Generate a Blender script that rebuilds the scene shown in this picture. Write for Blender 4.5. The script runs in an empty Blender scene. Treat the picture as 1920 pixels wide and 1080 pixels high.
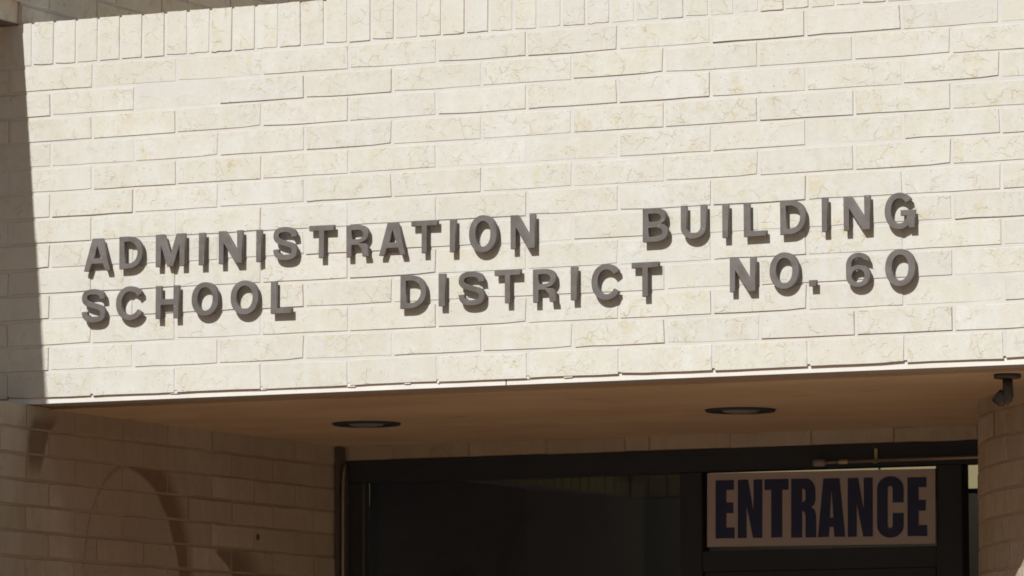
import bpy, math, random
from mathutils import Matrix, Vector

random.seed(7)
S = bpy.context.scene
COL = S.collection
F = 0.3048                      # the building is laid out in feet (12 inch bricks)
Z0 = 1.6 + 7.3749 * F           # height of the joint under the rowlock course


def P(x, y, z):
    return Vector((x * F, y * F, z * F + Z0))


# ------------------------------------------------------------------ camera
cam = bpy.data.cameras.new('camera')
cam_ob = bpy.data.objects.new('camera', cam)
COL.objects.link(cam_ob)
cam.sensor_width = 36.0
cam.lens = 9090.6 / 1920 * 36.0
cam.clip_start = 0.5
cam.clip_end = 2000
yaw, pitch, roll = math.radians(25.29979), math.radians(5.69437), math.radians(-0.16139)
fw = Vector((-math.sin(yaw) * math.cos(pitch), math.cos(yaw) * math.cos(pitch), math.sin(pitch)))
rt = Vector((math.cos(yaw), math.sin(yaw), 0))
up = rt.cross(fw)
rt2 = math.cos(roll) * rt + math.sin(roll) * up
up2 = -math.sin(roll) * rt + math.cos(roll) * up
m = Matrix((rt2, up2, -fw)).transposed().to_4x4()
m.translation = P(25.38287, -43.47477, -7.37489)
cam_ob.matrix_world = m
cam.dof.use_dof = True
cam.dof.focus_distance = 14.2
cam.dof.aperture_fstop = 10.0
S.camera = cam_ob

# ------------------------------------------------------------------ sky, sun, exposure
SUN_DIR = Vector((0.067, 1.0, -0.82)).normalized()      # the way the light travels
elev = math.asin(-SUN_DIR.z)
W = bpy.data.worlds.new('World')
S.world = W
W.use_nodes = True
wn = W.node_tree.nodes
sky = wn.new('ShaderNodeTexSky')
sky.sky_type = 'NISHITA'
sky.sun_disc = False
sky.sun_elevation = elev
sky.sun_rotation = math.atan2(-SUN_DIR.x, -SUN_DIR.y)
sky.altitude = 1400
sky.dust_density = 3.0
sky.ozone_density = 0.6
wb = wn.new('ShaderNodeMix')                  # the camera's warm white balance, even over the whole sky
wb.data_type = 'RGBA'
wb.blend_type = 'MULTIPLY'
wb.inputs[0].default_value = 1.0
wb.inputs[7].default_value = (1.12, 1.0, .80, 1)
W.node_tree.links.new(sky.outputs[0], wb.inputs[6])
W.node_tree.links.new(wb.outputs[2], wn['Background'].inputs['Color'])
wn['Background'].inputs['Strength'].default_value = 0.05
sun = bpy.data.lights.new('sun', 'SUN')
sun.energy = 4.3
sun.angle = math.radians(0.53)
sun.color = (1.0, 0.972, 0.928)
sun_ob = bpy.data.objects.new('sun', sun)
sun_ob.rotation_euler = SUN_DIR.to_track_quat('-Z', 'Y').to_euler()
sun_ob.location = (0, -20, 30)
COL.objects.link(sun_ob)
S.view_settings.view_transform = 'Standard'
S.view_settings.look = 'None'
S.view_settings.gamma = 1.0
S.view_settings.use_curve_mapping = False
S.view_settings.exposure = 0.0
S.cycles.filter_width = 1.7
S.cycles.max_bounces = 12
S.cycles.diffuse_bounces = 6


# ------------------------------------------------------------------ materials
class NT:
    def __init__(s, name):
        s.m = bpy.data.materials.new(name)
        s.m.use_nodes = True
        s.t = s.m.node_tree
        s.b = s.t.nodes['Principled BSDF']

    def n(s, typ, **kw):
        o = s.t.nodes.new('ShaderNode' + typ)
        for k, v in kw.items():
            if k.startswith('i_'):
                k = k[2:]
                o.inputs[int(k) if k.isdigit() else k.replace('_', ' ')].default_value = v
            else:
                setattr(o, k, v)
        return o

    def l(s, a, b):
        s.t.links.new(a, b)

    def math(s, op, a, b=None, c=None, clamp=False):
        o = s.n('Math', operation=op, use_clamp=clamp)
        for i, v in enumerate((a, b, c)):
            if v is None:
                continue
            if isinstance(v, (int, float)):
                o.inputs[i].default_value = v
            else:
                s.l(v, o.inputs[i])
        return o.outputs[0]

    def noise(s, vec, scale, detail=3.0, rough=0.5):
        o = s.n('TexNoise', i_Scale=scale, i_Detail=detail, i_Roughness=rough)
        s.l(vec, o.inputs['Vector'])
        return o.outputs['Fac']

    def ramp(s, v, a, b, c=0.0, d=1.0):
        o = s.n('MapRange', i_1=a, i_2=b, i_3=c, i_4=d)
        s.l(v, o.inputs[0])
        return o.outputs[0]

    def mix(s, fac, a, b, blend='MIX'):
        o = s.n('Mix', data_type='RGBA', blend_type=blend)
        for sock, v in ((o.inputs[0], fac), (o.inputs[6], a), (o.inputs[7], b)):
            if isinstance(v, (int, float)):
                sock.default_value = v
            elif isinstance(v, tuple):
                sock.default_value = (*v, 1)
            else:
                s.l(v, sock)
        return o.outputs[2]

    def mapping(s, vec, scale):
        o = s.n('Mapping')
        o.inputs['Scale'].default_value = scale
        s.l(vec, o.inputs['Vector'])
        return o.outputs[0]

    def bump(s, h, strength, dist, prev=None):
        o = s.n('Bump', i_Strength=strength, i_Distance=dist)
        s.l(h, o.inputs['Height'])
        if prev is not None:
            s.l(prev, o.inputs['Normal'])
        return o.outputs[0]


def brick_material(name, clean, cream, ochre, dirt, arc_shade=False, crease_col=(.34, .23, .12), ochre_amt=1.0, clay=(.44, .25, .14), vary=(.965, 1.03), side=(.0012, .0032)):
    k = NT(name)
    tc = k.n('TexCoord').outputs['Object']
    rnd = k.n('ObjectInfo').outputs['Random']
    off = k.n('CombineXYZ')
    for i, f in enumerate((91.7, 37.3, 53.9)):
        k.l(k.math('MULTIPLY', rnd, f), off.inputs[i])
    va = k.n('VectorMath', operation='ADD')
    k.l(tc, va.inputs[0])
    k.l(off.outputs[0], va.inputs[1])
    v = va.outputs[0]
    # broad wash: cream against whiter bands that run up the face
    streak = k.noise(k.mapping(v, (30, 4, 5)), 1.0, 2.0)
    patch = k.noise(v, 14.0, 2.0)
    fine = k.noise(v, 240.0, 3.0, .6)
    wash = k.math('ADD', k.math('MULTIPLY', streak, .7), k.math('MULTIPLY', patch, .5))
    col = k.mix(k.ramp(wash, .48, .72), cream, clean)
    # creases: edges of flakes in the moulded face, angular and broken, in patches
    wv = k.n('TexNoise', i_Scale=38.0, i_Detail=2.0)
    k.l(v, wv.inputs['Vector'])
    ws = k.n('VectorMath', operation='SCALE', i_Scale=.034)
    k.l(wv.outputs['Color'], ws.inputs[0])
    wa = k.n('VectorMath', operation='ADD')
    k.l(v, wa.inputs[0])
    k.l(ws.outputs[0], wa.inputs[1])

    def flakes(scale, stretch, width, gate_scale, g0, g1, brk_scale):
        vo = k.n('TexVoronoi', feature='DISTANCE_TO_EDGE', i_Scale=scale)
        k.l(k.mapping(wa.outputs[0], stretch), vo.inputs['Vector'])
        d = vo.outputs['Distance']
        g = k.ramp(k.noise(v, gate_scale, 2.0), g0, g1)
        brk = k.ramp(k.noise(v, brk_scale, 1.0), .46, .56)
        ln = k.math('MULTIPLY', k.math('MULTIPLY', k.ramp(d, width * .35, width, 1.0, 0.0), brk), g)
        return ln, k.math('MULTIPLY', k.math('MULTIPLY', k.ramp(d, 0.0, width * 5, 1.0, 0.0), brk), g)
    f1, h1 = flakes(20.0, (1.0, 1.0, 1.0), .032, 9.0, .50, .58, 30.0)
    f2, h2 = flakes(44.0, (1.25, 1.0, .8), .042, 12.0, .55, .63, 60.0)
    fold = k.math('MAXIMUM', f1, k.math('MULTIPLY', f2, .55))
    halo = k.math('MAXIMUM', h1, h2)
    # flaked plateaus: real steps of relief inside the patches
    def plateaus(scale, stretch, gate_scale, g0, g1):
        vo = k.n('TexVoronoi', feature='F1', i_Scale=scale)
        k.l(k.mapping(wa.outputs[0], stretch), vo.inputs['Vector'])
        sp_ = k.n('SeparateColor')
        k.l(vo.outputs['Color'], sp_.inputs[0])
        return k.math('MULTIPLY', sp_.outputs[0], k.ramp(k.noise(v, gate_scale, 2.0), g0, g1))
    plat = k.math('ADD', plateaus(20.0, (1.0, 1.0, 1.0), 9.0, .47, .58), k.math('MULTIPLY', plateaus(46.0, (1.25, 1.0, .8), 12.0, .45, .60), .6))
    pits = k.ramp(k.noise(v, 110.0, 1.0), .73, .77)
    blot = k.math('MULTIPLY', k.ramp(k.noise(v, 33.0, 3.0, .65), .52, .68), k.ramp(k.noise(v, 9.0, 1.0), .48, .62))
    oc = k.math('MULTIPLY', k.math('ADD', k.math('MULTIPLY', halo, .30), k.math('MULTIPLY', blot, .9), clamp=True), ochre_amt)
    col = k.mix(oc, col, ochre)
    col = k.mix(k.ramp(k.noise(v, 120.0, 4.0, .7), .50, .72, 0, .5), col, ochre)
    col = k.mix(k.math('MULTIPLY', k.math('MAXIMUM', fold, k.math('MULTIPLY', pits, .5)), k.ramp(k.math('FRACT', k.math('MULTIPLY', rnd, 7.31)), 0, 1, .08, .36)), col, crease_col)
    # each brick its own tone
    tone = k.n('HueSaturation', i_Hue=.5, i_Saturation=1.0, i_Fac=1.0)
    k.l(k.ramp(rnd, 0, 1, *vary), tone.inputs['Value'])
    k.l(k.ramp(k.math('FRACT', k.math('MULTIPLY', rnd, 13.7)), 0, 1, .8, 1.2), tone.inputs['Saturation'])
    k.l(col, tone.inputs['Color'])
    col = tone.outputs[0]
    geo = k.n('NewGeometry').outputs['Position']
    big = k.noise(geo, 2.2, 3.0)
    col = k.mix(k.ramp(big, .42, .72, 0.0, .55), col, dirt)
    if arc_shade:
        # brown arcs and tint: shadows of reflected light painted into the wall's colour
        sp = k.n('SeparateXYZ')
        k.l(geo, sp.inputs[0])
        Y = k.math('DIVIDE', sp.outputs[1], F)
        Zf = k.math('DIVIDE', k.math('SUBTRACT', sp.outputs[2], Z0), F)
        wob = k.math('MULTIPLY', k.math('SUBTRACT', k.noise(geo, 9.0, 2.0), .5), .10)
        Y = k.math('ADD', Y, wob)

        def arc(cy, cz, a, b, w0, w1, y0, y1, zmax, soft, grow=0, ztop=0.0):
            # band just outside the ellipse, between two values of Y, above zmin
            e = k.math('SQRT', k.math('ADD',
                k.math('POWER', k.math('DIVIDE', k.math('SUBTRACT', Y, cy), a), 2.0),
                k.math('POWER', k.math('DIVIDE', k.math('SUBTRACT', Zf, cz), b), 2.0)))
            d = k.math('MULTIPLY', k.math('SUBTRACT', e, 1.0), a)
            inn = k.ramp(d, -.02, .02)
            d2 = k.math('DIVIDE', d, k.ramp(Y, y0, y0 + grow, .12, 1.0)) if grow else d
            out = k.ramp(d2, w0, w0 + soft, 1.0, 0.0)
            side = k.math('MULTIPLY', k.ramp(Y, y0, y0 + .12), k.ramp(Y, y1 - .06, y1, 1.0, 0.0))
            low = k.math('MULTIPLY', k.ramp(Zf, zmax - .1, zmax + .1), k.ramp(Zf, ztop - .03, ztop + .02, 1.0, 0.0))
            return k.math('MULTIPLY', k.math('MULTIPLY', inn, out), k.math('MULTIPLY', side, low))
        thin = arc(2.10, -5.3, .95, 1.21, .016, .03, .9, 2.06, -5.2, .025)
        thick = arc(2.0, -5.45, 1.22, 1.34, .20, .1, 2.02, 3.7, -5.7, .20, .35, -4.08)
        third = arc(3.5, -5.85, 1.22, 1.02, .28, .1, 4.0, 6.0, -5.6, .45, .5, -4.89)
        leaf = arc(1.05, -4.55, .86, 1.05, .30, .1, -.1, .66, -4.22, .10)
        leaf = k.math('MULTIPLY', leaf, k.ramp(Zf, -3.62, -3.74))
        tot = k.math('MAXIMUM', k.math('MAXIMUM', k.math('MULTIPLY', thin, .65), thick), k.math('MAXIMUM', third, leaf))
        soft_shade = k.math('MULTIPLY', k.ramp(k.math('SUBTRACT', Y, k.math('MULTIPLY', k.math('ADD', Zf, 4.4), -.45)), .45, .75),
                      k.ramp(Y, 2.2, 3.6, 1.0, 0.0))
        col = k.mix(k.math('MULTIPLY', soft_shade, .55), col, (.38, .29, .21))
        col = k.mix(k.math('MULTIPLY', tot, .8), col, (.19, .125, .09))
    # the sides of the brick, inside the joint, are raw brown clay
    so = k.n('SeparateXYZ')
    k.l(tc, so.inputs[0])
    col = k.mix(k.ramp(so.outputs[1], *side), col, clay)
    k.l(col, k.b.inputs['Base Color'])
    k.b.inputs['Roughness'].default_value = .85
    k.b.inputs['Specular IOR Level'].default_value = .25
    h = k.math('SUBTRACT', k.math('ADD', k.math('MULTIPLY', fine, .12), k.math('MULTIPLY', patch, .5)),
               k.math('ADD', k.math('MULTIPLY', fold, .24), k.math('MULTIPLY', pits, .4)))
    h = k.math('ADD', h, k.math('MULTIPLY', plat, .38))
    scr = k.noise(k.mapping(v, (70, 40, 22)), 1.0, 4.0, .65)
    h = k.math('ADD', h, k.math('MULTIPLY', scr, .7))
    k.l(k.bump(h, .85, .0036), k.b.inputs['Normal'])
    return k.m


M_BRICK = brick_material('cream_brick', (.635, .645, .62), (.61, .605, .55), (.60, .56, .43), (.60, .58, .52), crease_col=(.43, .365, .26))
M_BRICK_WING = brick_material('wing_brick', (.77, .715, .62), (.73, .665, .55), (.64, .54, .37), (.68, .60, .48), crease_col=(.36, .28, .18))
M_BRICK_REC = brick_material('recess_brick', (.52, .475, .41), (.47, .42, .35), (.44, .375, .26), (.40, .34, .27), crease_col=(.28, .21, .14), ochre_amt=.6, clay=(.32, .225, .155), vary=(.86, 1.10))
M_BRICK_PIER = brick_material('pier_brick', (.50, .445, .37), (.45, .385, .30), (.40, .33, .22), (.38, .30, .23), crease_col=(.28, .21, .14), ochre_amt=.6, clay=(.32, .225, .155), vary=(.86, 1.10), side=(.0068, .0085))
M_BRICK_ARC_SHADE = brick_material('arc_shaded_recess_brick', (.52, .475, .41), (.47, .42, .35), (.44, .375, .26), (.40, .34, .27), arc_shade=True, crease_col=(.28, .21, .14), ochre_amt=.6, clay=(.32, .225, .155), vary=(.86, 1.10))


def rough_material(name, a, b, scale, bump=.4, dist=.002, rough=.9, spec=.25, metal=0.0):
    k = NT(name)
    g = k.n('NewGeometry').outputs['Position']
    n1 = k.noise(g, scale, 4.0, .6)
    n2 = k.noise(g, scale * 17, 3.0, .6)
    col = k.mix(k.ramp(k.math('ADD', k.math('MULTIPLY', n1, .75), k.math('MULTIPLY', n2, .25)), .35, .65), a, b)
    k.l(col, k.b.inputs['Base Color'])
    k.b.inputs['Roughness'].default_value = rough
    k.b.inputs['Specular IOR Level'].default_value = spec
    k.b.inputs['Metallic'].default_value = metal
    if bump:
        k.l(k.bump(k.math('ADD', k.math('MULTIPLY', n2, .5), n1), bump, dist), k.b.inputs['Normal'])
    return k.m


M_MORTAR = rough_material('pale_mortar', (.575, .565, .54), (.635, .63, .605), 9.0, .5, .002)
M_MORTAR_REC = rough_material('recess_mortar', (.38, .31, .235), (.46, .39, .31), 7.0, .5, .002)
M_TRIM = rough_material('white_steel', (.77, .765, .74), (.68, .665, .63), 6.0, .12, .001, .5, .4)
M_FLANGE = rough_material('grey_steel', (.40, .37, .33), (.33, .30, .27), 4.0, .1, .001, .6, .4)
M_DARK = rough_material('dark_bronze', (.036, .044, .056), (.045, .053, .066), 5.0, .1, .0008, .65, .2)
M_BLACK = rough_material('black_paint', (.048, .046, .046), (.065, .062, .06), 12.0, .1, .0006, .4, .45)
M_ALU = rough_material('worn_aluminium', (.29, .27, .26), (.37, .34, .33), 9.0, .05, .0005, .38, .5, .55)
M_PIPE = rough_material('painted_pipe', (.22, .20, .20), (.28, .26, .26), 9.0, .05, .0005, .45, .5)
M_POST = rough_material('brown_post', (.10, .085, .075), (.13, .11, .10), 9.0, .05, .0005, .6, .3)
M_REFL = rough_material('grey_reflector', (.17, .17, .17), (.21, .21, .21), 9.0, .0, .0005, .5, .4)
M_BEAD = rough_material('bead_rubber', (.10, .095, .09), (.13, .12, .11), 9.0, .05, .0005, .6, .4)
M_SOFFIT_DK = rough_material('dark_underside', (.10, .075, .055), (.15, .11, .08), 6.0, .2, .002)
M_BRASS = rough_material('dull_brass', (.42, .38, .24), (.50, .46, .30), 9.0, .05, .0005, .4, .5, .3)
M_ROOF = rough_material('roof_gravel', (.52, .44, .34), (.62, .53, .42), 3.0, .5, .01)
M_GROUND = rough_material('red_brown_paving', (.25, .165, .105), (.31, .205, .135), .6, .3, .004)
M_INT = rough_material('interior_paint', (.40, .42, .50), (.45, .47, .56), 2.0, .1, .001)
M_INT_BRICK = rough_material('interior_brick', (.56, .52, .38), (.64, .59, .44), 14.0, .3, .002)

# soffit plaster: tan, with trowel streaks and damp marks
k = NT('tan_plaster')
g = k.n('NewGeometry').outputs['Position']
s1 = k.noise(k.mapping(g, (1.6, 3.2, 1)), 1.0, 4.0, .55)
s2 = k.noise(g, 3.1, 4.0, .6)
s3 = k.noise(g, 70.0, 3.0, .6)
c = k.mix(k.ramp(s1, .36, .66), (.52, .385, .255), (.60, .465, .32))
c = k.mix(k.ramp(s2, .52, .74, 0, .55), c, (.45, .29, .19))
c = k.mix(k.ramp(k.noise(k.mapping(g, (3, 7, 1)), 1.5, 2.0), .70, .76, 0, .5), c, (.20, .12, .07))
k.l(c, k.b.inputs['Base Color'])
k.b.inputs['Roughness'].default_value = .8
k.l(k.bump(k.math('ADD', k.math('MULTIPLY', s3, .3), s2), .35, .004), k.b.inputs['Normal'])
M_PLASTER = k.m

# raised letters: weathered grey brown plastic with a few chalky spots
k = NT('weathered_letter')
tc = k.n('TexCoord').outputs['Object']
rn = k.n('ObjectInfo').outputs['Random']
of = k.n('CombineXYZ')
for i, f_ in enumerate((71.0, 33.0, 57.0)):
    k.l(k.math('MULTIPLY', rn, f_), of.inputs[i])
va = k.n('VectorMath', operation='ADD')
k.l(tc, va.inputs[0]); k.l(of.outputs[0], va.inputs[1])
v = va.outputs[0]
n1 = k.noise(v, 26.0, 3.0, .6)
n2 = k.noise(v, 60.0, 2.0, .6)
c = k.mix(k.ramp(n1, .35, .68), (.128, .110, .102), (.165, .153, .149))
c = k.mix(k.ramp(n2, .68, .80, 0, .8), c, (.29, .29, .30))
hs = k.n('HueSaturation', i_Hue=.5, i_Saturation=1.0, i_Fac=1.0)
k.l(k.ramp(rn, 0, 1, .86, 1.05), hs.inputs['Value'])
k.l(c, hs.inputs['Color'])
c = hs.outputs[0]
k.l(c, k.b.inputs['Base Color'])
k.b.inputs['Roughness'].default_value = .55
k.b.inputs['Specular IOR Level'].default_value = .35
k.l(k.bump(n1, .15, .002), k.b.inputs['Normal'])
M_LETTER = k.m

# sign board and its print
M_BOARD = rough_material('white_sign_board', (.415, .37, .375), (.455, .41, .41), 4.0, .05, .0006, .55, .3)
M_PRINT = rough_material('navy_print', (.026, .036, .105), (.032, .043, .115), 20.0, .05, .0004, .5, .3)

# glass pane: clear, dark, mirrors a little
k = NT('dark_glass')
k.t.nodes.remove(k.b)
out = [o for o in k.t.nodes if o.type == 'OUTPUT_MATERIAL'][0]
tr = k.n('BsdfTransparent'); tr.inputs[0].default_value = (.62, .62, .58, 1)
gl = k.n('BsdfGlossy'); gl.inputs['Roughness'].default_value = .02
fr = k.n('Fresnel', i_IOR=1.45)
mx = k.n('MixShader')
k.l(fr.outputs[0], mx.inputs[0]); k.l(tr.outputs[0], mx.inputs[1]); k.l(gl.outputs[0], mx.inputs[2])
k.l(mx.outputs[0], out.inputs['Surface'])
M_GLASS = k.m

# the far window of the lobby, lit from outside
k = NT('lit_window')
k.b.inputs['Base Color'].default_value = (.5, .45, .3, 1)
k.b.inputs['Emission Color'].default_value = (1.0, .86, .52, 1)
k.b.inputs['Emission Strength'].default_value = .75
M_LIT = k.m


# ------------------------------------------------------------------ mesh helpers
def mesh(name, vs, fs):
    me = bpy.data.meshes.new(name)
    me.from_pydata([tuple(v) for v in vs], [], fs)
    me.update()
    return me


def add(name, me, mat=None, parent=None, loc=None, rot=None):
    if mat is not None and not me.materials:
        me.materials.append(mat)
    o = bpy.data.objects.new(name, me)
    COL.objects.link(o)
    if loc is not None:
        o.location = loc
    if rot is not None:
        o.rotation_euler = rot
    if parent is not None:
        o.parent = parent
        if loc is not None:
            o.location = Vector(loc) - world_loc(parent)
        else:
            o.location = -world_loc(parent)
    return o


def world_loc(o):
    v = Vector(o.location)
    while o.parent:
        o = o.parent
        v = v + Vector(o.location)
    return v


def tag(o, label=None, cat=None, group=None, kind=None):
    for key, val in (('label', label), ('category', cat), ('group', group), ('kind', kind)):
        if val:
            o[key] = val
    return o


def thing(name, loc, label, cat, group=None):
    o = bpy.data.objects.new(name, None)
    o.empty_display_size = .1
    COL.objects.link(o)
    o.location = loc
    return tag(o, label, cat, group)


def boxes(lst):
    """boxes given as (x0,x1,y0,y1,z0,z1) in feet -> verts, faces in metres"""
    vs, fs = [], []
    for x0, x1, y0, y1, z0, z1 in lst:
        b = len(vs)
        for x, y, z in ((x0, y0, z0), (x1, y0, z0), (x1, y1, z0), (x0, y1, z0), (x0, y0, z1), (x1, y0, z1), (x1, y1, z1), (x0, y1, z1)):
            vs.append(P(x, y, z))
        for f in ((3, 2, 1, 0), (4, 5, 6, 7), (0, 1, 5, 4), (1, 2, 6, 5), (2, 3, 7, 6), (3, 0, 4, 7)):
            fs.append(tuple(b + i for i in f))
    return vs, fs


def box_ob(name, lst, mat, parent=None, bevel=0.0):
    vs, fs = boxes(lst)
    c = sum(vs, Vector()) / len(vs)
    me = mesh(name, [v - c for v in vs], fs)
    if bevel:
        import bmesh
        bm = bmesh.new(); bm.from_mesh(me)
        bmesh.ops.bevel(bm, geom=list(bm.edges), offset=bevel, segments=2, affect='EDGES')
        bm.to_mesh(me); bm.free()
    return add(name, me, mat, parent, c)


def lathe(profile, n=40):
    """profile (r, z) in metres about local Z"""
    vs, fs = [], []
    for r, z in profile:
        for i in range(n):
            a = 2 * math.pi * i / n
            vs.append((r * math.cos(a), r * math.sin(a), z))
    for j in range(len(profile) - 1):
        for i in range(n):
            a, b = j * n + i, j * n + (i + 1) % n
            fs.append((a, b, b + n, a + n))
    if profile[0][0] > 1e-4:
        fs.append(tuple(reversed(range(n))))
    if profile[-1][0] > 1e-4:
        fs.append(tuple(range((len(profile) - 1) * n, len(profile) * n)))
    me = mesh('lathe', vs, fs)
    for p in me.polygons:
        p.use_smooth = len(p.vertices) == 4
    return me


def tube(pts, r, n=12):
    vs, fs = [], []
    pts = [Vector(p) for p in pts]
    for i, p in enumerate(pts):
        d = (pts[min(i + 1, len(pts) - 1)] - pts[max(i - 1, 0)]).normalized()
        a = d.orthogonal().normalized() if i == 0 else (prev - d * prev.dot(d)).normalized()
        prev = a
        b = d.cross(a)
        rr = r[i] if isinstance(r, (list, tuple)) else r
        for j in range(n):
            t = 2 * math.pi * j / n
            vs.append(p + a * rr * math.cos(t) + b * rr * math.sin(t))
    for i in range(len(pts) - 1):
        for j in range(n):
            q, w = i * n + j, i * n + (j + 1) % n
            fs.append((q, w, w + n, q + n))
    fs.append(tuple(reversed(range(n))))
    fs.append(tuple(range(len(vs) - n, len(vs))))
    c = sum(vs, Vector()) / len(vs)
    me = mesh('tube', [v - c for v in vs], fs)
    for p in me.polygons:
        p.use_smooth = len(p.vertices) == 4
    return me, c


def flat_curve(loops, extrude, bevel=0.0, res=2):
    """filled outline with holes, extruded; loops in metres in the XY plane -> mesh facing +Z"""
    cu = bpy.data.curves.new('outline', 'CURVE')
    cu.dimensions = '2D'
    cu.fill_mode = 'BOTH'
    cu.extrude = extrude
    cu.bevel_depth = bevel
    cu.bevel_resolution = res
    cu.offset = -bevel
    for lp in loops:
        sp = cu.splines.new('POLY')
        sp.points.add(len(lp) - 1)
        for i, (x, y) in enumerate(lp):
            sp.points[i].co = (x, y, 0, 1)
        sp.use_cyclic_u = True
    ob = bpy.data.objects.new('outline', cu)
    COL.objects.link(ob)
    dg = bpy.context.evaluated_depsgraph_get()
    dg.update()
    me = bpy.data.meshes.new_from_object(ob.evaluated_get(dg))
    bpy.data.objects.remove(ob)
    bpy.data.curves.remove(cu)
    return me


# ------------------------------------------------------------------ bricks
def brick_mesh(L, H, D, seed, curve_r=None, mat=None, rough=1.0):
    """one moulded brick, front face at y=0 looking along -Y, wavy worn arrises (48 triangles)"""
    r = random.Random(seed)
    xs = [-L / 2, -L * .27, 0.0, L * .27, L / 2]
    jit = lambda s: r.gauss(0, s * rough)
    ends = [jit(.0008) for _ in range(4)]
    top = [(x + (ends[0] if i == 0 else ends[1] if i == 4 else jit(.01)), H / 2 + jit(.0005)) for i, x in enumerate(xs)]
    bot = [(x + (ends[2] if i == 0 else ends[3] if i == 4 else jit(.01)), -H / 2 + jit(.0005)) for i, x in enumerate(xs)]
    for lst, sg in ((top, -1), (bot, 1)):
        if r.random() < .22:                       # a knocked corner
            i = r.choice((0, 4))
            x, z = lst[i]
            lst[i] = (x * (1 - r.uniform(.004, .014)), z + sg * r.uniform(.001, .0035))
        if r.random() < .15:
            i = r.choice((1, 2, 3))
            lst[i] = (lst[i][0], lst[i][1] + sg * r.uniform(.0006, .0018))
    ring = top + bot[::-1]
    bend = (lambda x: x * x / (2 * curve_r)) if curve_r else (lambda x: 0.0)
    ins = .0016
    tilt, roll_ = jit(.0004), jit(.0004)
    vs = []
    for x, z in ring:                              # worn front edge
        xx, zz = x - math.copysign(ins, x) if abs(x) > L * .4 else x, z - math.copysign(ins, z)
        vs.append((xx, bend(xx) + tilt * x / L + roll_ * z / H + jit(.0002), zz))
    for x, z in ring:
        vs.append((x, bend(x) + .0028 + jit(.0004), z))
    for x, z in ring:
        vs.append((x, bend(x) + D, z))
    fs = [(i, i + 1, 8 - i, 9 - i) for i in range(4)]
    for kk in (0, 10):
        for i in range(10):
            j = (i + 1) % 10
            fs.append((kk + i, kk + 10 + i, kk + 10 + j, kk + j))
    me = mesh('brick', vs, fs)
    me.flip_normals() if me.polygons[0].normal.y > 0 else None
    if mat:
        me.materials.append(mat)
    return me


CP = 0.26790771                # course height
JT = .0086                     # joint, metres
BL, BH = F - JT, CP * F - JT


def variants(n, seed, mat, **kw):
    return [brick_mesh(BL, BH, .03, seed + i, mat=mat, **kw) for i in range(n)]


def lay(parent, me, loc, rz, proud=.0009):
    nrm = Vector((math.sin(rz), -math.cos(rz), 0))
    return add('brick', me, None, parent, Vector(loc) + nrm * random.gauss(0, proud) + Vector((0, 0, random.gauss(0, .0007))),
               (random.gauss(0, .002), random.gauss(0, .0022), rz + random.gauss(0, .002)))


# ------------------------------------------------------------------ ground
me = mesh('ground', [(-300, -300, 0), (300, -300, 0), (300, 300, 0), (-300, 300, 0)], [(0, 1, 2, 3)])
tag(add('ground', me, M_GROUND), kind='structure')

# unseen dark ring behind the camera, added to darken the glass reflections
vs, fs = [], []
hr = random.Random(3)
N_ = 72
for i in range(N_ + 1):
    a = math.radians(185 + 170 * i / N_)
    hh_ = 15 + 3 * math.sin(i * .5) + 2 * math.sin(i * 1.7 + 1) + hr.uniform(-.8, .8)
    for r_, z_ in ((70, -.5), (82, hh_ * .6), (95, hh_), (130, hh_ * 1.1), (150, -.5)):
        vs.append((r_ * math.cos(a), r_ * math.sin(a), z_ + (hr.uniform(-.8, .8) if z_ > 0 else 0)))
for i in range(N_):
    for j in range(4):
        q = i * 5 + j
        fs.append((q, q + 1, q + 6, q + 5))
M_DARK_RING = rough_material('dark_ring', (.05, .06, .045), (.10, .10, .08), .35, .8, .5)
tag(add('added_dark_ring', mesh('added_dark_ring', vs, fs), M_DARK_RING), kind='structure')

# ------------------------------------------------------------------ entrance canopy: the lit brick fascia
FX0, FX1 = -3.0, 12.2
canopy = thing('entrance_canopy', P(0, 0, -3.545), 'sunlit cream brick fascia of the entrance canopy carrying the raised grey letters', 'canopy')
box_ob('mortar_wall', [(FX0, FX1, .0082, .62, -3.462, .462)], M_MORTAR, canopy)
V = variants(10, 100, M_BRICK)
VB = [brick_mesh(BL, BH + .019 * F, .03, 160 + i, mat=M_BRICK) for i in range(8)]
for c_ in range(1, 14):
    z = -(c_ - .5) * CP
    set_ = V if c_ < 13 else VB
    if c_ == 13:
        z -= .0095
    kk = math.floor(FX0) + 1
    x = kk + (.5 if c_ % 2 else 0.0)
    x -= 0.0
    while x < FX1 - .4:
        lay(canopy, random.choice(set_), P(x, 0, z), 0)
        x += 1.0
# rowlock course on top: bricks laid on edge, ends showing
RP = .2662
RV = [brick_mesh(RP * F - .0085, .468 * F - .004, .03, 200 + i, mat=M_BRICK) for i in range(8)]
x = -.735 - RP * 8 + RP / 2
while x < FX1 - .15:
    lay(canopy, random.choice(RV), P(x, 0, .0145 + .234), 0)
    x += RP
# steel angle that carries the brick: two lengths, white painted edge, grey underside
for a, b in ((FX0, 4.745), (4.757, FX1)):
    box_ob('steel_angle', [(a, b, .029, .055, -3.547, -3.463)], M_TRIM, canopy, .0006)
box_ob('angle_flange', [(FX0, FX1, .056, .40, -3.5475, -3.53)], M_FLANGE, canopy)
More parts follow.
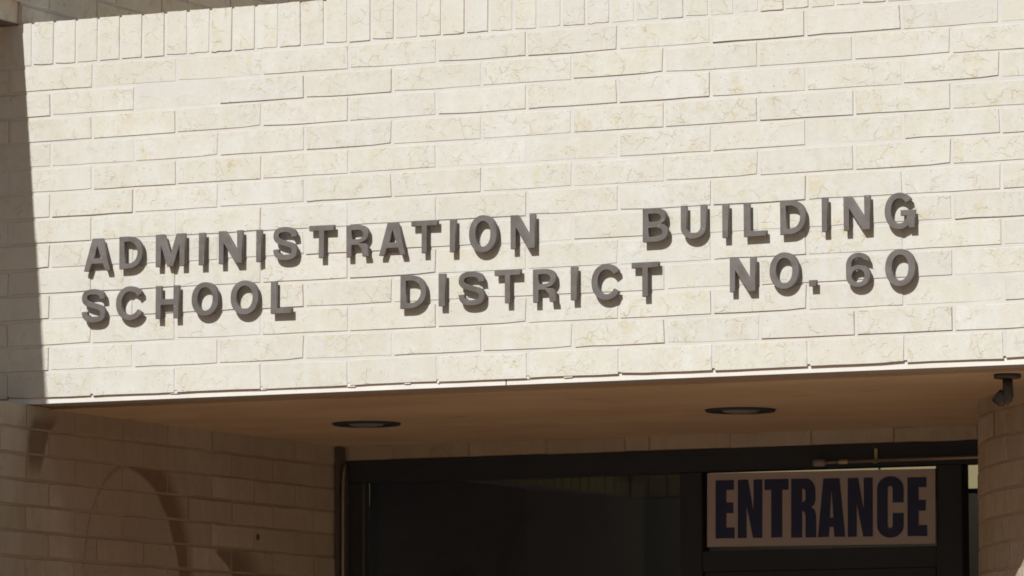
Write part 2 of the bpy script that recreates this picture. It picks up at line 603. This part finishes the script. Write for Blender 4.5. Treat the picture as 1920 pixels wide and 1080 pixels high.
# squeezed mortar at the foot of some head joints
vs, fs = [], []
rr = random.Random(5)
for i in range(-2, 13):
    for x in ([i + rr.gauss(0, .01)] if rr.random() < .5 else []) + ([i + rr.uniform(.2, .8)] if rr.random() < .3 else []):
        w, hgt = rr.uniform(.012, .055), rr.uniform(.0, .006)
        v2, f2 = boxes([(x - w, x + w, .012, .035, -3.492 - hgt, -3.47)])
        v2 = [v + Vector((rr.gauss(0, .003), 0, rr.gauss(0, .0008))) for v in v2]
        fs += [tuple(len(vs) + q for q in f) for f in f2]
        vs += v2
c0 = sum(vs, Vector()) / len(vs)
tag(add('mortar_squeeze', mesh('mortar_squeeze', [v - c0 for v in vs], fs), M_TRIM, canopy, c0), kind='stuff')
box_ob('roof_slab', [(FX0, FX1 + 4, .63, 7.0, -.3, .1)], M_ROOF, canopy)
# soffit with two round openings for the downlights
LIGHTS = [(1.3064, 3.7206), (5.7232, 3.7578)]
LR = .345
loops = [[(-.80 * F, .41 * F), (13.5 * F, .41 * F), (13.5 * F, 7.10 * F), (-.80 * F, 7.10 * F)]]
for lx, ly in LIGHTS:
    loops.append([((lx + LR * math.cos(-t * math.pi / 20)) * F, (ly + LR * math.sin(-t * math.pi / 20)) * F) for t in range(40)])
me = flat_curve(loops, .012)
o = add('soffit', me, M_PLASTER, canopy, P(0, 0, -3.577) + Vector((0, 0, .012)))

# ------------------------------------------------------------------ left wing: upper storey that hangs over the fascia
wing = thing('brick_wing', P(-2, 3, .42), 'shaded upper brick wall of the left wing above the end of the canopy', 'wall')
UX = -.874
EX = -.905
box_ob('eave', [(EX - 2.5, EX - .012, -6.0, -.003, .475, .97)], M_MORTAR, wing)
box_ob('eave_underside', [(EX - 2.5, EX - .004, -6.0, -.004, .455, .472)], M_SOFFIT_DK, wing)
box_ob('mortar_wall', [(UX - 2.5, UX - .012, .63, 11.0, .11, 7.0), (UX - 2.5, UX - .012, 0.001, .63, .477, 7.0)], M_MORTAR, wing)
UV = variants(8, 300, M_BRICK_WING)
for j in range(0, 8):
    z = .415 + CP * (j + .5) + .006
    y0 = -6.0 + (0.58 if j % 2 else 0.0)
    n_ = 0
    for i in range(0, 18):
        y = y0 + i + .5
        if y > 11:
            break
        if y < -.3:
            if j < 2:
                lay(wing, random.choice(UV), P(EX, y, z + .052), math.pi / 2)
            continue
        lay(wing, random.choice(UV), P(UX, y, z), math.pi / 2)

# ------------------------------------------------------------------ recess: left side wall
lw = thing('brick_wall', P(-.75, 3.5, -12.62), 'brown brick side wall with painted-in arcs of shade on the left of the shaded entrance recess', 'wall')
LX = -.7416
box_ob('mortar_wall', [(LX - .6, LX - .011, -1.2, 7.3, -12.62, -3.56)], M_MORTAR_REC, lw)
LV = variants(10, 400, M_BRICK_ARC_SHADE)
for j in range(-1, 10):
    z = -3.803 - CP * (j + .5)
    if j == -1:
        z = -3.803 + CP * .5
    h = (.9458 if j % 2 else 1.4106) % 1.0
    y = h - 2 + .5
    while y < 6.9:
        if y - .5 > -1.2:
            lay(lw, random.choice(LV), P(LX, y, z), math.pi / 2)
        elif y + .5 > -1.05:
            lay(lw, brick_mesh((y + .5 + 1.2) * F - JT, BH, .03, 440 + j, mat=M_BRICK_ARC_SHADE), P(LX, (y + .5 - 1.2) / 2, z), math.pi / 2)
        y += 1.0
    # cut brick against the post
    e0 = y - .5
    if 7.08 - e0 > .15:
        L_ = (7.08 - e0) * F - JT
        lay(lw, brick_mesh(L_, BH, .03, 470 + j, mat=M_BRICK_ARC_SHADE), P(LX, (e0 + 7.08) / 2, z), math.pi / 2)
tag(add('drill_hole', lathe([(.011, 0), (.011, .002)], 12), M_BLACK, lw, P(LX + .001, 5.021, -4.721), (0, math.pi / 2, 0)))

# ------------------------------------------------------------------ recess: lintel course over the glass
BY = 7.08
lint = thing('brick_lintel', P(3, BY, -3.745), 'narrow brown brick course between the soffit and the dark glazed front', 'wall')
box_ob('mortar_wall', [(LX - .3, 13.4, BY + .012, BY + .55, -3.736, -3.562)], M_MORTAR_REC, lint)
hgt = .165
BV = [brick_mesh(BL, hgt * F, .03, 500 + i, mat=M_BRICK_REC) for i in range(5)]
for i in range(-1, 9):
    xa = -.062 + i * .99 + (.31 if i > 2 else 0)
    w_ = .99 if i != 2 else 1.30
    if i == 2:
        lay(lint, BV[0], P(xa + .5, BY, -3.655), 0)
        lay(lint, brick_mesh(.30 * F - JT, hgt * F, .03, 521, mat=M_BRICK_REC), P(xa + .99 + .155, BY, -3.655), 0)
        continue
    if i == -1:
        lay(lint, brick_mesh(.60 * F - JT, hgt * F, .03, 520, mat=M_BRICK_REC), P(xa + .69, BY, -3.655), 0)
        continue
    lay(lint, random.choice(BV), P(xa + .495, BY, -3.655), 0)

# ------------------------------------------------------------------ recess: the round brick pier on the right
PX, PY, PR = 15.6404, 7.1709, 8.0
pier = thing('brick_pier', P(11.5, 2.0, -12.62), 'rounded brown brick pier on the right of the entrance, below the black spot light', 'pier')
vs, fs = [], []
A0, A1, AN = 181.0, 243.0, 48
for i in range(AN + 1):
    a = math.radians(A0 + (A1 - A0) * i / AN)
    for z in (-12.62, -3.565):
        vs.append(P(PX + (PR - .011) * math.cos(a), PY + (PR - .011) * math.sin(a), z))
for i in range(AN):
    fs.append((2 * i, 2 * i + 2, 2 * i + 3, 2 * i + 1))
b = len(vs)
vs += [P(13.6, PY, -12.62), P(13.6, PY, -3.565), P(13.6, .05, -12.62), P(13.6, .05, -3.565)]
fs.append(tuple([2 * i + 1 for i in range(AN + 1)] + [b + 3, b + 1]))
c0 = sum(vs, Vector()) / len(vs)
add('mortar_wall', mesh('mortar_wall', [v - c0 for v in vs], fs), M_MORTAR_REC, pier, c0)
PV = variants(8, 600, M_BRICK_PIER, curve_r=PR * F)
st = math.degrees(1.0 / PR)
for j in range(-1, 10):
    z = -3.753 - CP * (j + .5)
    a = (211.8 if j % 2 == 0 else 215.6) - st * 4 + st / 2
    hh = None
    while a < 241:
        th = math.radians(a)
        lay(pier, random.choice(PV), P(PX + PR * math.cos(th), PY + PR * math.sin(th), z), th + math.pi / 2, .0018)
        a += st

# ------------------------------------------------------------------ glazed front
front = thing('glazed_front', P(3.3, 7.2, -12.62), 'dark bronze framed glass front at the back of the entrance recess', 'storefront')
box_ob('header', [(-.665, 8.6, BY + .02, BY + .30, -4.0, -3.738)], M_DARK, front, .002)
box_ob('header_lip', [(-.665, 8.6, BY + .005, BY + .019, -3.80, -3.742)], M_DARK, front, .001)
for a, b_ in ((-.665, -.50), (3.57, 3.84), (6.66, 6.965), (8.3, 8.6)):
    box_ob('mullion', [(a, b_, BY + .04, BY + .268, -12.6, -4.002)], M_DARK, front, .002)
box_ob('glazing_bead', [(-.4985, -.491, BY + .075, BY + .12, -12.6, -4.004)], M_BEAD, front)
box_ob('transom_bar', [(3.842, 6.658, BY + .05, BY + .30, -5.13, -4.90)], M_DARK, front, .002)
box_ob('door_rail', [(3.86, 6.64, BY + .07, BY + .26, -5.62, -5.134)], M_DARK, front, .002)
for a, b_, z1, z2 in ((-.51, 3.58, -12.6, -4.0015), (3.83, 6.67, -4.9015, -4.0015), (6.955, 8.31, -12.6, -4.0015), (3.9, 6.6, -12.6, -5.625)):
    box_ob('glass_pane', [(a, b_, BY + .27, BY + .285, z1, z2)], M_GLASS, front)
box_ob('post', [(LX + .004, -.678, 6.90, 7.072, -12.6, -3.58)], M_POST, front, .003)
me, c0 = tube([P(-.640, 6.98, -3.80), P(-.642, 6.95, -3.9), P(-.645, 6.94, -4.1), P(-.648, 6.94, -12.6)], .0062)
add('edge_strip', me, M_ALU, front, c0)

# ------------------------------------------------------------------ lobby behind the glass
tag(box_ob('interior_wall', [(-3.2, -3.0, 7.7, 17.2, -12.6, -2.4), (9.0, 9.2, 7.7, 17.2, -12.6, -2.4), (-3.0, 9.0, 17.0, 17.2, -12.6, -2.4)], M_INT), kind='structure')
tag(box_ob('interior_ceiling', [(-3.2, 9.2, 7.64, 17.2, -2.38, -2.2), (-3.2, 9.2, 7.62, 7.68, -3.74, -2.39)], M_INT), kind='structure')
tag(box_ob('interior_floor', [(-3.2, 9.2, 7.2, 17.2, -12.61, -12.58)], M_INT), kind='structure')
bulk = thing('brick_bulkhead', P(.5, 15, -3.785), 'dim band of upright bricks high up inside, behind the large left pane', 'bulkhead')
box_ob('mortar_wall', [(-.54, .50, 15.02, 15.4, -3.785, -2.45), (-.90, -.565, 8.3, 15.4, -3.785, -2.45)], M_INT, bulk)
IV = [brick_mesh(RP * F - .008, .55 * F, .02, 700 + i, mat=M_INT_BRICK) for i in range(3)]
for i in range(4):
    lay(bulk, IV[i % 3], P(-.41 + i * RP, 15, -3.785 + .29), 0)
for i in range(25):
    lay(bulk, IV[i % 3], P(-.553, 8.5 + i * RP, -3.785 + .29), math.pi / 2)
win = thing('lit_window', P(2.5, 14.9, -3.8), 'pale yellow strip of light inside, showing above and beside the ENTRANCE sign', 'window')
box_ob('pane', [(.56, 3.0, 14.90, 14.93, -3.797, -3.0), (3.03, 5.6, 14.90, 14.93, -3.797, -3.0)], M_LIT, win)
box_ob('frame', [(.50, 5.66, 14.88, 14.96, -3.86, -3.80), (3.003, 3.027, 14.89, 14.94, -3.797, -3.0)], M_DARK, win)

# ------------------------------------------------------------------ pipe above the sign
pipe = thing('door_rod', P(6.2, 7.0, -3.95), 'thin metal rod with a rounded knob running along the dark header above the sign', 'rod')
me = lathe([(.0, -.023), (.008, -.0225), (.0125, -.018), (.0125, .016), (.009, .022), (.0, .0235)], 20)
add('knob', me, M_PIPE, pipe, P(5.325, 7.0, -3.948), (0, math.pi / 2, 0))
me, c0 = tube([P(5.40, 7.0, -3.9485), P(5.55, 7.0, -3.945)], .0045)
add('stem', me, M_PIPE, pipe, c0)
me, c0 = tube([P(5.55, 7.0, -3.945), P(5.56, 7.0, -3.945), P(5.66, 7.0, -3.944), P(5.67, 7.0, -3.944)], [.004, .0075, .0075, .005])
add('coupling', me, M_BRASS, pipe, c0)
me, c0 = tube([P(5.67, 7.0, -3.944), P(8.5, 7.0, -3.936)], .0056)
add('rod', me, M_ALU, pipe, c0)
box_ob('clip', [(5.955, 5.992, 6.99, 7.085, -3.965, -3.93), (5.955, 5.992, 7.07, 7.085, -3.93, -3.80)], M_BRASS, pipe, .001)

# ------------------------------------------------------------------ ENTRANCE sign
SCX, SCZ = (3.922 + 6.6695) / 2, (-4.033 - 4.8654) / 2
sign = thing('entrance_sign', P(SCX, 7.09, SCZ), 'white rectangular sign reading ENTRANCE in bold navy capitals, hung on the glass', 'sign')
sign.rotation_euler = (0, math.radians(.5), 0)
wS, hS = 2.745 * F, .832 * F


def sub(name, me, mat, loc):
    me.materials.clear()
    me.materials.append(mat)
    o = bpy.data.objects.new(name, me)
    COL.objects.link(o)
    o.parent = sign
    o.location = loc
    return o


vs = []
me = flat_curve([[(-wS / 2, -hS / 2), (wS / 2, -hS / 2), (wS / 2, hS / 2), (-wS / 2, hS / 2)]], .003, .0008)
me.transform(Matrix.Rotation(math.pi / 2, 4, 'X'))
sub('board', me, M_BOARD, (0, 0, 0))


def sq(*p):
    return list(p)


def rounded(x0, x1, y0, y1, rx, ry, n=8, corners=(1, 1, 1, 1)):
    out = []
    for ci, (cx, cy, a0) in enumerate(((x1 - rx, y1 - ry, 0), (x0 + rx, y1 - ry, 90), (x0 + rx, y0 + ry, 180), (x1 - rx, y0 + ry, 270))):
        if corners[ci]:
            for i in range(n + 1):
                t = math.radians(a0 + 90 * i / n)
                out.append((cx + rx * math.cos(t), cy + ry * math.sin(t)))
        else:
            out.append((x1 if ci in (0, 3) else x0, y1 if ci < 2 else y0))
    return out


IMP = {
    'E': [[(0, 0), (0, 1), (.96, 1), (.96, .83), (.57, .83), (.57, .615), (.93, .615), (.93, .43), (.57, .43), (.57, .185), (1, .185), (1, 0)]],
    'N': [[(0, 0), (0, 1), (.42, 1), (.64, .46), (.64, 1), (1, 1), (1, 0), (.62, 0), (.36, .55), (.36, 0)]],
    'T': [[(.28, 0), (.28, .815), (0, .815), (0, 1), (1, 1), (1, .815), (.74, .815), (.74, 0)]],
    'R': [[(0, 0), (0, 1), (.60, 1)] + [(.60 + .37 * math.sin(math.radians(t)), .78 + .22 * math.cos(math.radians(t))) for t in range(10, 100, 10)]
          + [(.97, .64), (.93, .56), (.80, .515), (.93, .47), (.985, .40), (1, .30), (1, 0), (.57, 0), (.57, .36), (.54, .43), (.44, .45), (.44, 0)],
          [(.44, .83), (.44, .60), (.53, .61), (.57, .65), (.57, .78), (.53, .82)]],
    'A': [[(0, 0), (.20, 1), (.79, 1), (1, 0), (.60, 0), (.575, .17), (.425, .17), (.40, 0)], [(.435, .33), (.50, .82), (.565, .33)]],
    'C': [[(1, .57), (1, .76)] + [(.5 + .5 * math.cos(math.radians(t)), .80 + .20 * math.sin(math.radians(t))) for t in range(0, 181, 12)]
          + [(.5 + .5 * math.cos(math.radians(t)), .20 + .20 * math.sin(math.radians(t))) for t in range(180, 361, 12)]
          + [(1, .40), (.585, .40), (.585, .20), (.55, .165), (.49, .155), (.43, .165), (.40, .20), (.40, .80), (.43, .835), (.49, .845), (.55, .835), (.585, .80), (.585, .57)]],
}
ENT = [('E', 4.0278, 4.2611, -4.7616, -4.1036), ('N', 4.3002, 4.5994, -4.765, -4.1061), ('T', 4.6254, 4.9165, -4.7664, -4.1092),
       ('R', 4.9488, 5.2514, -4.774, -4.1125), ('A', 5.2707, 5.6005, -4.7758, -4.119), ('N', 5.6293, 5.9286, -4.7807, -4.1227),
       ('C', 5.9795, 6.2961, -4.8009, -4.115), ('E', 6.3403, 6.5735, -4.7899, -4.136)]
for ch, xa, xb, za, zb in ENT:
    zc = -.0087 * ((xa + xb) / 2 - SCX)
    zb_, za_ = zb - zc, za - zc
    loops = [[((xa - SCX + x * (xb - xa)) * F, (za_ - SCZ + y * (zb_ - za_)) * F) for x, y in lp] for lp in IMP[ch]]
    cx = sum(p[0] for p in loops[0]) / len(loops[0]); cy = sum(p[1] for p in loops[0]) / len(loops[0])
    me = flat_curve([[(x - cx, y - cy) for x, y in lp] for lp in loops], .0006)
    me.transform(Matrix.Rotation(math.pi / 2, 4, 'X'))
    sub('letter', me, M_PRINT, (cx, -.0044, cy))

# ------------------------------------------------------------------ recessed downlights
for (lx, ly), lab in zip(LIGHTS, ('round recessed downlight in the tan soffit, left above the wide dark pane',
                                  'round recessed downlight in the tan soffit, above the ENTRANCE sign')):
    t = thing('recessed_light', P(lx, ly, -3.577), lab, 'ceiling light', 'recessed downlights in the canopy soffit')
    R_ = .378 * F
    me = lathe([(R_ - .018, .004), (R_ - .002, .0035), (R_, -.0015), (R_ - .004, -.0075), (R_ - .014, -.0085), (R_ - .019, -.004), (R_ - .019, .004)], 48)
    me.polygons[-1].use_smooth = True
    import bmesh
    bm = bmesh.new(); bm.from_mesh(me)
    bmesh.ops.delete(bm, geom=[f for f in bm.faces if len(f.verts) > 4], context='FACES_ONLY')
    bm.to_mesh(me); bm.free()
    add('trim_ring', me, M_DARK, t, P(lx, ly, -3.577))
    me = lathe([(LR * F - .001, .002), (LR * F - .006, .05), (.07, .09), (.0, .095)], 40)
    bm = bmesh.new(); bm.from_mesh(me)
    bmesh.ops.delete(bm, geom=[f for f in bm.faces if len(f.verts) > 4], context='FACES_ONLY')
    bm.to_mesh(me); bm.free()
    add('reflector', me, M_REFL, t, P(lx, ly, -3.577))
    me = lathe([(.0, -.0125), (.03, -.0115), (.052, -.0085), (.064, -.002), (.066, .012)], 36)
    bm = bmesh.new(); bm.from_mesh(me)
    bmesh.ops.delete(bm, geom=[f for f in bm.faces if len(f.verts) > 4], context='FACES_ONLY')
    bm.to_mesh(me); bm.free()
    add('lens', me, M_REFL, t, P(lx, ly, -3.577))

# ------------------------------------------------------------------ spot light at the right end of the soffit
spx, spy = 9.79, .68
spot = thing('spot_light', P(spx, spy, -3.577), 'small black spot light hanging from the soffit at the right edge, by the pier', 'spot light')
add('canopy_plate', lathe([(.034, .001), (.040, -.001), (.0405, -.010), (.037, -.0135), (.0, -.0145)], 32), M_BLACK, spot, P(spx, spy, -3.577))
zb = P(0, 0, -3.577).z
stem, c0 = tube([Vector((spx * F, spy * F, zb - .013)), Vector((spx * F + .001, spy * F, zb - .04)), Vector((spx * F + .001, spy * F, zb - .062)),
                 Vector((spx * F - .002, spy * F, zb - .076)), Vector((spx * F - .008, spy * F, zb - .086))], [.0150, .0155, .0165, .0155, .010], 16)
add('stem', stem, M_BLACK, spot, c0)
axis = Vector((-.62, .25, -.72)).normalized()
me = lathe([(.006, -.022), (.017, -.018), (.0195, -.004), (.0205, .018), (.0185, .018), (.017, .004), (.0, .002)], 28)
me.flip_normals()
me.transform(axis.to_track_quat('Z', 'Y').to_matrix().to_4x4())
add('lamp_head', me, M_BLACK, spot, Vector((spx * F - .021, spy * F + .002, zb - .069)))

# ------------------------------------------------------------------ raised letters on the fascia
def ell(cx, cy, rx, ry, a0, a1, n, p=2.12):
    out = []
    for i in range(n + 1):
        t = math.radians(a0 + (a1 - a0) * i / n)
        c_, s_ = math.cos(t), math.sin(t)
        out.append((cx + rx * math.copysign(abs(c_) ** (2 / p), c_), cy + ry * math.copysign(abs(s_) ** (2 / p), s_)))
    return out


def ribbon(pts, sv, sh):
    left, right = [], []
    for i, p in enumerate(pts):
        a, b = pts[max(i - 1, 0)], pts[min(i + 1, len(pts) - 1)]
        dx, dy = b[0] - a[0], b[1] - a[1]
        L = math.hypot(dx, dy) or 1
        nx, ny = -dy / L, dx / L
        h = .5 * math.hypot(sv * nx, sh * ny)
        left.append((p[0] + nx * h, p[1] + ny * h))
        right.append((p[0] - nx * h, p[1] - ny * h))
    return left + right[::-1]


def bez(p0, p1, p2, p3, n=9):
    out = []
    for i in range(n):
        t = i / n
        u = 1 - t
        out.append(tuple(u ** 3 * a + 3 * u * u * t * b + 3 * u * t * t * c + t ** 3 * d for a, b, c, d in zip(p0, p1, p2, p3)))
    return out


def glyph(ch, w):
    s, t = .183, .164
    if ch == 'I':
        return [[(0, 0), (0, 1), (w, 1), (w, 0)]]
    if ch == '.':
        return [[(0, 0), (0, 1), (w, 1), (w, 0)]]
    if ch == 'A':
        a = .185 * w
        f = lambda y: .19 + (w / 2 - .19) * y / .77
        return [[(0, 0), (w / 2 - a, 1), (w / 2 + a, 1), (w, 0), (w - .19, 0), (w - f(.22), .22), (f(.22), .22), (.19, 0)],
                [(f(.385), .385), (w - f(.385), .385), (w / 2, .77)]]
    if ch == 'D':
        c = w * .38
        return [[(0, 0), (0, 1)] + ell(c, .5, w - c, .5, 90, -90, 20), [(s, t), ] + ell(c, .5, w - c - s, .5 - t, -90, 90, 18) + [(s, 1 - t)]]
    if ch == 'M':
        return [[(0, 0), (0, 1), (.29, 1), (w / 2, .33), (w - .29, 1), (w, 1), (w, 0), (w - .185, 0), (w - .185, .66), (w / 2 + .105, 0), (w / 2 - .105, 0), (.185, .66), (.185, 0)]]
    if ch == 'N':
        return [[(0, 0), (0, 1), (.235, 1), (w - s + .01, .36), (w - s + .01, 1), (w, 1), (w, 0), (w - .235, 0), (s - .01, .64), (s - .01, 0)]]
    if ch == 'T':
        return [[(w / 2 - s / 2, 0), (w / 2 - s / 2, 1 - t), (0, 1 - t), (0, 1), (w, 1), (w, 1 - t), (w / 2 + s / 2, 1 - t), (w / 2 + s / 2, 0)]]
    if ch == 'L':
        return [[(0, 0), (0, 1), (s, 1), (s, t), (w, t), (w, 0)]]
    if ch == 'H':
        return [[(0, 0), (0, 1), (s, 1), (s, .59), (w - s, .59), (w - s, 1), (w, 1), (w, 0), (w - s, 0), (w - s, .415), (s, .415), (s, 0)]]
    if ch in 'O0':
        return [ell(w / 2, .5, w / 2, .5, 0, 360 - 9, 39), ell(w / 2, .5, w / 2 - s - .01, .5 - t + .005, 0, 360 - 9, 39)[::-1]]
    if ch == 'C':
        return [ribbon(ell(w / 2 - .015, .5, w / 2 - s / 2 - .01, .5 - t / 2, 33, 327, 40), s, t)]
    if ch == 'G':
        arcp = ell(w / 2 - .015, .5, w / 2 - s / 2 - .01, .5 - t / 2, 36, 318, 40)
        outer = ribbon(arcp, s, t)
        n = len(arcp)
        left, right = outer[:n], outer[n:][::-1]
        # right is the outer side; the lower end joins the spur and the bar
        return [right[:-1] + [(w - .19, .13), (w - .19, 0.03), (w, .03), (w, .52), (w * .53, .52), (w * .53, .37), (w - .215, .37), (w - .25, .27)] + left[::-1][2:]]
    if ch == 'U':
        c = .36
        return [[(0, 1), (s, 1)] + ell(w / 2, c, w / 2 - s, c - t, 180, 360, 18) + [(w - s, 1), (w, 1)] + ell(w / 2, c, w / 2, c, 0, -180, 22)]
    if ch == 'S':
        a, b_ = s / 2, t / 2
        up_, lo = .735, .265
        pts = bez((w - .10, .69), (w - .10, .84), (w * .74, 1 - b_), (w * .5, 1 - b_))
        pts += bez((w * .5, 1 - b_), (w * .22, 1 - b_), (a, .88), (a, up_ - .01))
        pts += bez((a, up_ - .01), (a, .57), (w * .34, .55), (w * .5, .505))
        pts += bez((w * .5, .505), (w * .70, .455), (w - a, .43), (w - a, lo + .01))
        pts += bez((w - a, lo + .01), (w - a, .12), (w * .78, b_), (w * .5, b_))
        pts += bez((w * .5, b_), (w * .25, b_), (a, .15), (a - .005, .315))
        pts += [(a - .005, .335)]
        return [ribbon(pts, s, t)]
    if ch == 'R':
        c = w * .5
        bowl = ell(c, .715, w * .965 - c, .285, 90, -90, 16)
        leg = [(w * .84, .40), (w * .925, .33), (w * .945, .22), (w * .955, .08), (w, 0), (w - .235, 0), (w * .955 - .215, .08), (w * .93 - .21, .23), (w * .5, .375), (s, .375), (s, 0)]
        return [[(0, 0), (0, 1)] + bowl + leg, [(s, .55)] + ell(c, .695, w * .965 - c - s, .145, -90, 90, 10) + [(s, .84)]]
    if ch == 'B':
        c = w * .5
        o_ = [(0, 0), (0, 1)] + ell(c, .745, w * .93 - c, .255, 90, -68, 14) + ell(c, .28, w - c, .28, 66, -90, 16)
        return [o_, [(s, .595)] + ell(c, .715, w * .93 - c - s + .01, .12, -90, 90, 10) + [(s, .835)],
                [(s, t - .015)] + ell(c, .29, w - c - s, .13, -90, 90, 10) + [(s, .42)]]
    if ch == '6':
        rx = w / 2
        o_ = [(w * .97, .73)] + ell(rx, .70, rx * .94, .30, 12, 90, 9) + ell(rx, .62, rx, .38, 96, 180, 9) + ell(rx, .33, rx, .33, 180, 360, 20)
        o_ += ell(rx, .33, rx, .31, 6, 128, 10) + [(s * .92, .60)]
        o_ += ell(rx + .01, .71, rx - s + .01, .145, 172, 30, 8)
        return [o_, ell(rx, .325, rx - s + .005, .185, 0, 345, 23)[::-1]]
    raise ValueError(ch)


L1 = [('A', -0.0458, 0.2732, -2.1964, -1.8568), ('D', 0.3767, 0.6537, -2.1918, -1.8545), ('M', 0.8082, 1.1509, -2.1899, -1.8527), ('I', 1.3143, 1.3917, -2.1937, -1.8598), ('N', 1.5475, 1.8208, -2.1929, -1.855), ('I', 1.9836, 2.0515, -2.1922, -1.8608), ('S', 2.1822, 2.4556, -2.1901, -1.8481), ('T', 2.5939, 2.877, -2.1866, -1.8534), ('R', 3.0192, 3.2802, -2.1945, -1.869), ('A', 3.3906, 3.6926, -2.1971, -1.8646), ('T', 3.7537, 4.0454, -2.1927, -1.8629), ('I', 4.1842, 4.2567, -2.1985, -1.867), ('O', 4.3979, 4.7075, -2.2189, -1.8427), ('N', 4.8582, 5.1262, -2.2001, -1.8612), ('B', 6.2957, 6.5671, -2.2043, -1.8697), ('U', 6.7034, 6.9734, -2.1945, -1.8616), ('I', 7.1441, 7.2163, -2.202, -1.867), ('L', 7.37, 7.6076, -2.2027, -1.8702), ('D', 7.7531, 8.0219, -2.2007, -1.8662), ('I', 8.1868, 8.2537, -2.194, -1.8595), ('N', 8.4134, 8.6845, -2.195, -1.8615), ('G', 8.8381, 9.1436, -2.2095, -1.8541)]
L2 = [('S', -0.0671, 0.2123, -2.7336, -2.3835), ('C', 0.3418, 0.685, -2.7272, -2.3729), ('H', 0.8097, 1.0812, -2.7262, -2.387), ('O', 1.2333, 1.5464, -2.7204, -2.3714), ('O', 1.688, 2.011, -2.7263, -2.3743), ('L', 2.1539, 2.3935, -2.7319, -2.3992), ('D', 3.6304, 3.9212, -2.7458, -2.4104), ('I', 4.0584, 4.1399, -2.7367, -2.4093), ('S', 4.2824, 4.5693, -2.7456, -2.4031), ('T', 4.6802, 4.9662, -2.7379, -2.4056), ('R', 5.1026, 5.3633, -2.7463, -2.4141), ('I', 5.5144, 5.5915, -2.7402, -2.4079), ('C', 5.742, 6.0716, -2.7558, -2.3955), ('T', 6.1739, 6.4639, -2.7398, -2.3992), ('N', 7.2194, 7.49, -2.7378, -2.404), ('O', 7.6374, 7.9448, -2.7314, -2.3729), ('.', 8.048, 8.1238, -2.7173, -2.6567), ('6', 8.4326, 8.6824, -2.7468, -2.4131), ('0', 8.8348, 9.1426, -2.7591, -2.3979)]
WORDS1 = [('ADMINISTRATION', 'top line'), ('BUILDING', 'top line')]
WORDS2 = [('SCHOOL', 'lower line'), ('DISTRICT', 'lower line'), ('NO.', 'lower line'), ('60', 'lower line')]
ORD = ['first', 'second', 'third', 'fourth', 'fifth']


def letter_labels(words):
    out = []
    for w_, line in words:
        for i, ch in enumerate(w_):
            same = [j for j, c in enumerate(w_) if c == ch]
            what = 'full stop' if ch == '.' else ('numeral ' + ch if ch in '60' else 'letter ' + ch)
            word = 'the number 60' if w_ == '60' else w_
            pos = '' if len(same) == 1 else ORD[same.index(i)] + ' '
            if i == 0:
                by = 'starting the word' if w_ != '60' else 'left of the zero'
            elif i == len(w_) - 1:
                by = 'ending the word' if w_ not in ('60', 'NO.') else ('right of the six' if w_ == '60' else 'after NO')
            else:
                by = 'between %s and %s' % (w_[i - 1], w_[i + 1])
            out.append('%sraised grey %s of %s on the fascia, %s' % (pos, what, word, by))
    return out


THK = .050 * F                 # letter thickness
DEP = .088 * F - THK / 2        # middle of the letter to the brick face


def spacer_spots(ch, w):
    if ch == '.':
        return [(w / 2, .5)]
    if ch in 'O0CG6':
        return [(.09, .45), (w / 2, .08)]
    if ch == 'S':
        return [(w / 2, .08), (w / 2, .92)]
    if ch == 'T':
        return [(w / 2, .2), (w / 2, .9)]
    if ch == 'A':
        return [(.12, .06), (w - .12, .06)]
    if ch == 'U':
        return [(.09, .85), (w - .09, .85)]
    return [(min(.09, w / 2), .12), (min(.09, w / 2), .85)]


for rowdef, words in ((L1, WORDS1), (L2, WORDS2)):
    for (ch, xa, xb, za, zb_), lab in zip(rowdef, letter_labels(words)):
        if ch == 'I':
            xb -= .009
        hh = (zb_ - za) * F
        wn_ = (xb - xa) / (zb_ - za)
        loops = [[((x - wn_ / 2) * hh, (y - .5) * hh) for x, y in lp] for lp in glyph(ch, wn_)]
        me = flat_curve(loops, THK / 2 - .0011, .0011, 1)
        me.transform(Matrix.Rotation(math.pi / 2, 4, 'X'))
        # two short spacers hold the letter off the brick
        import bmesh
        bm = bmesh.new(); bm.from_mesh(me)
        for px, py in spacer_spots(ch, wn_):
            bmesh.ops.create_cube(bm, size=1.0, matrix=Matrix.Translation(((px - wn_ / 2) * hh, (THK / 2 + DEP - .002) / 2, (py - .5) * hh))
                                  @ Matrix.Diagonal((.005, DEP - THK / 2 + .004, .005, 1)))
        bm.to_mesh(me); bm.free()
        me.name = 'sign_letter'
        o = add('sign_letter', me, M_LETTER, None, P((xa + xb) / 2, 0, (za + zb_) / 2) - Vector((0, DEP, 0)), (0, random.gauss(0, .004), 0))
        tag(o, lab, 'letter', 'raised letters on the fascia')
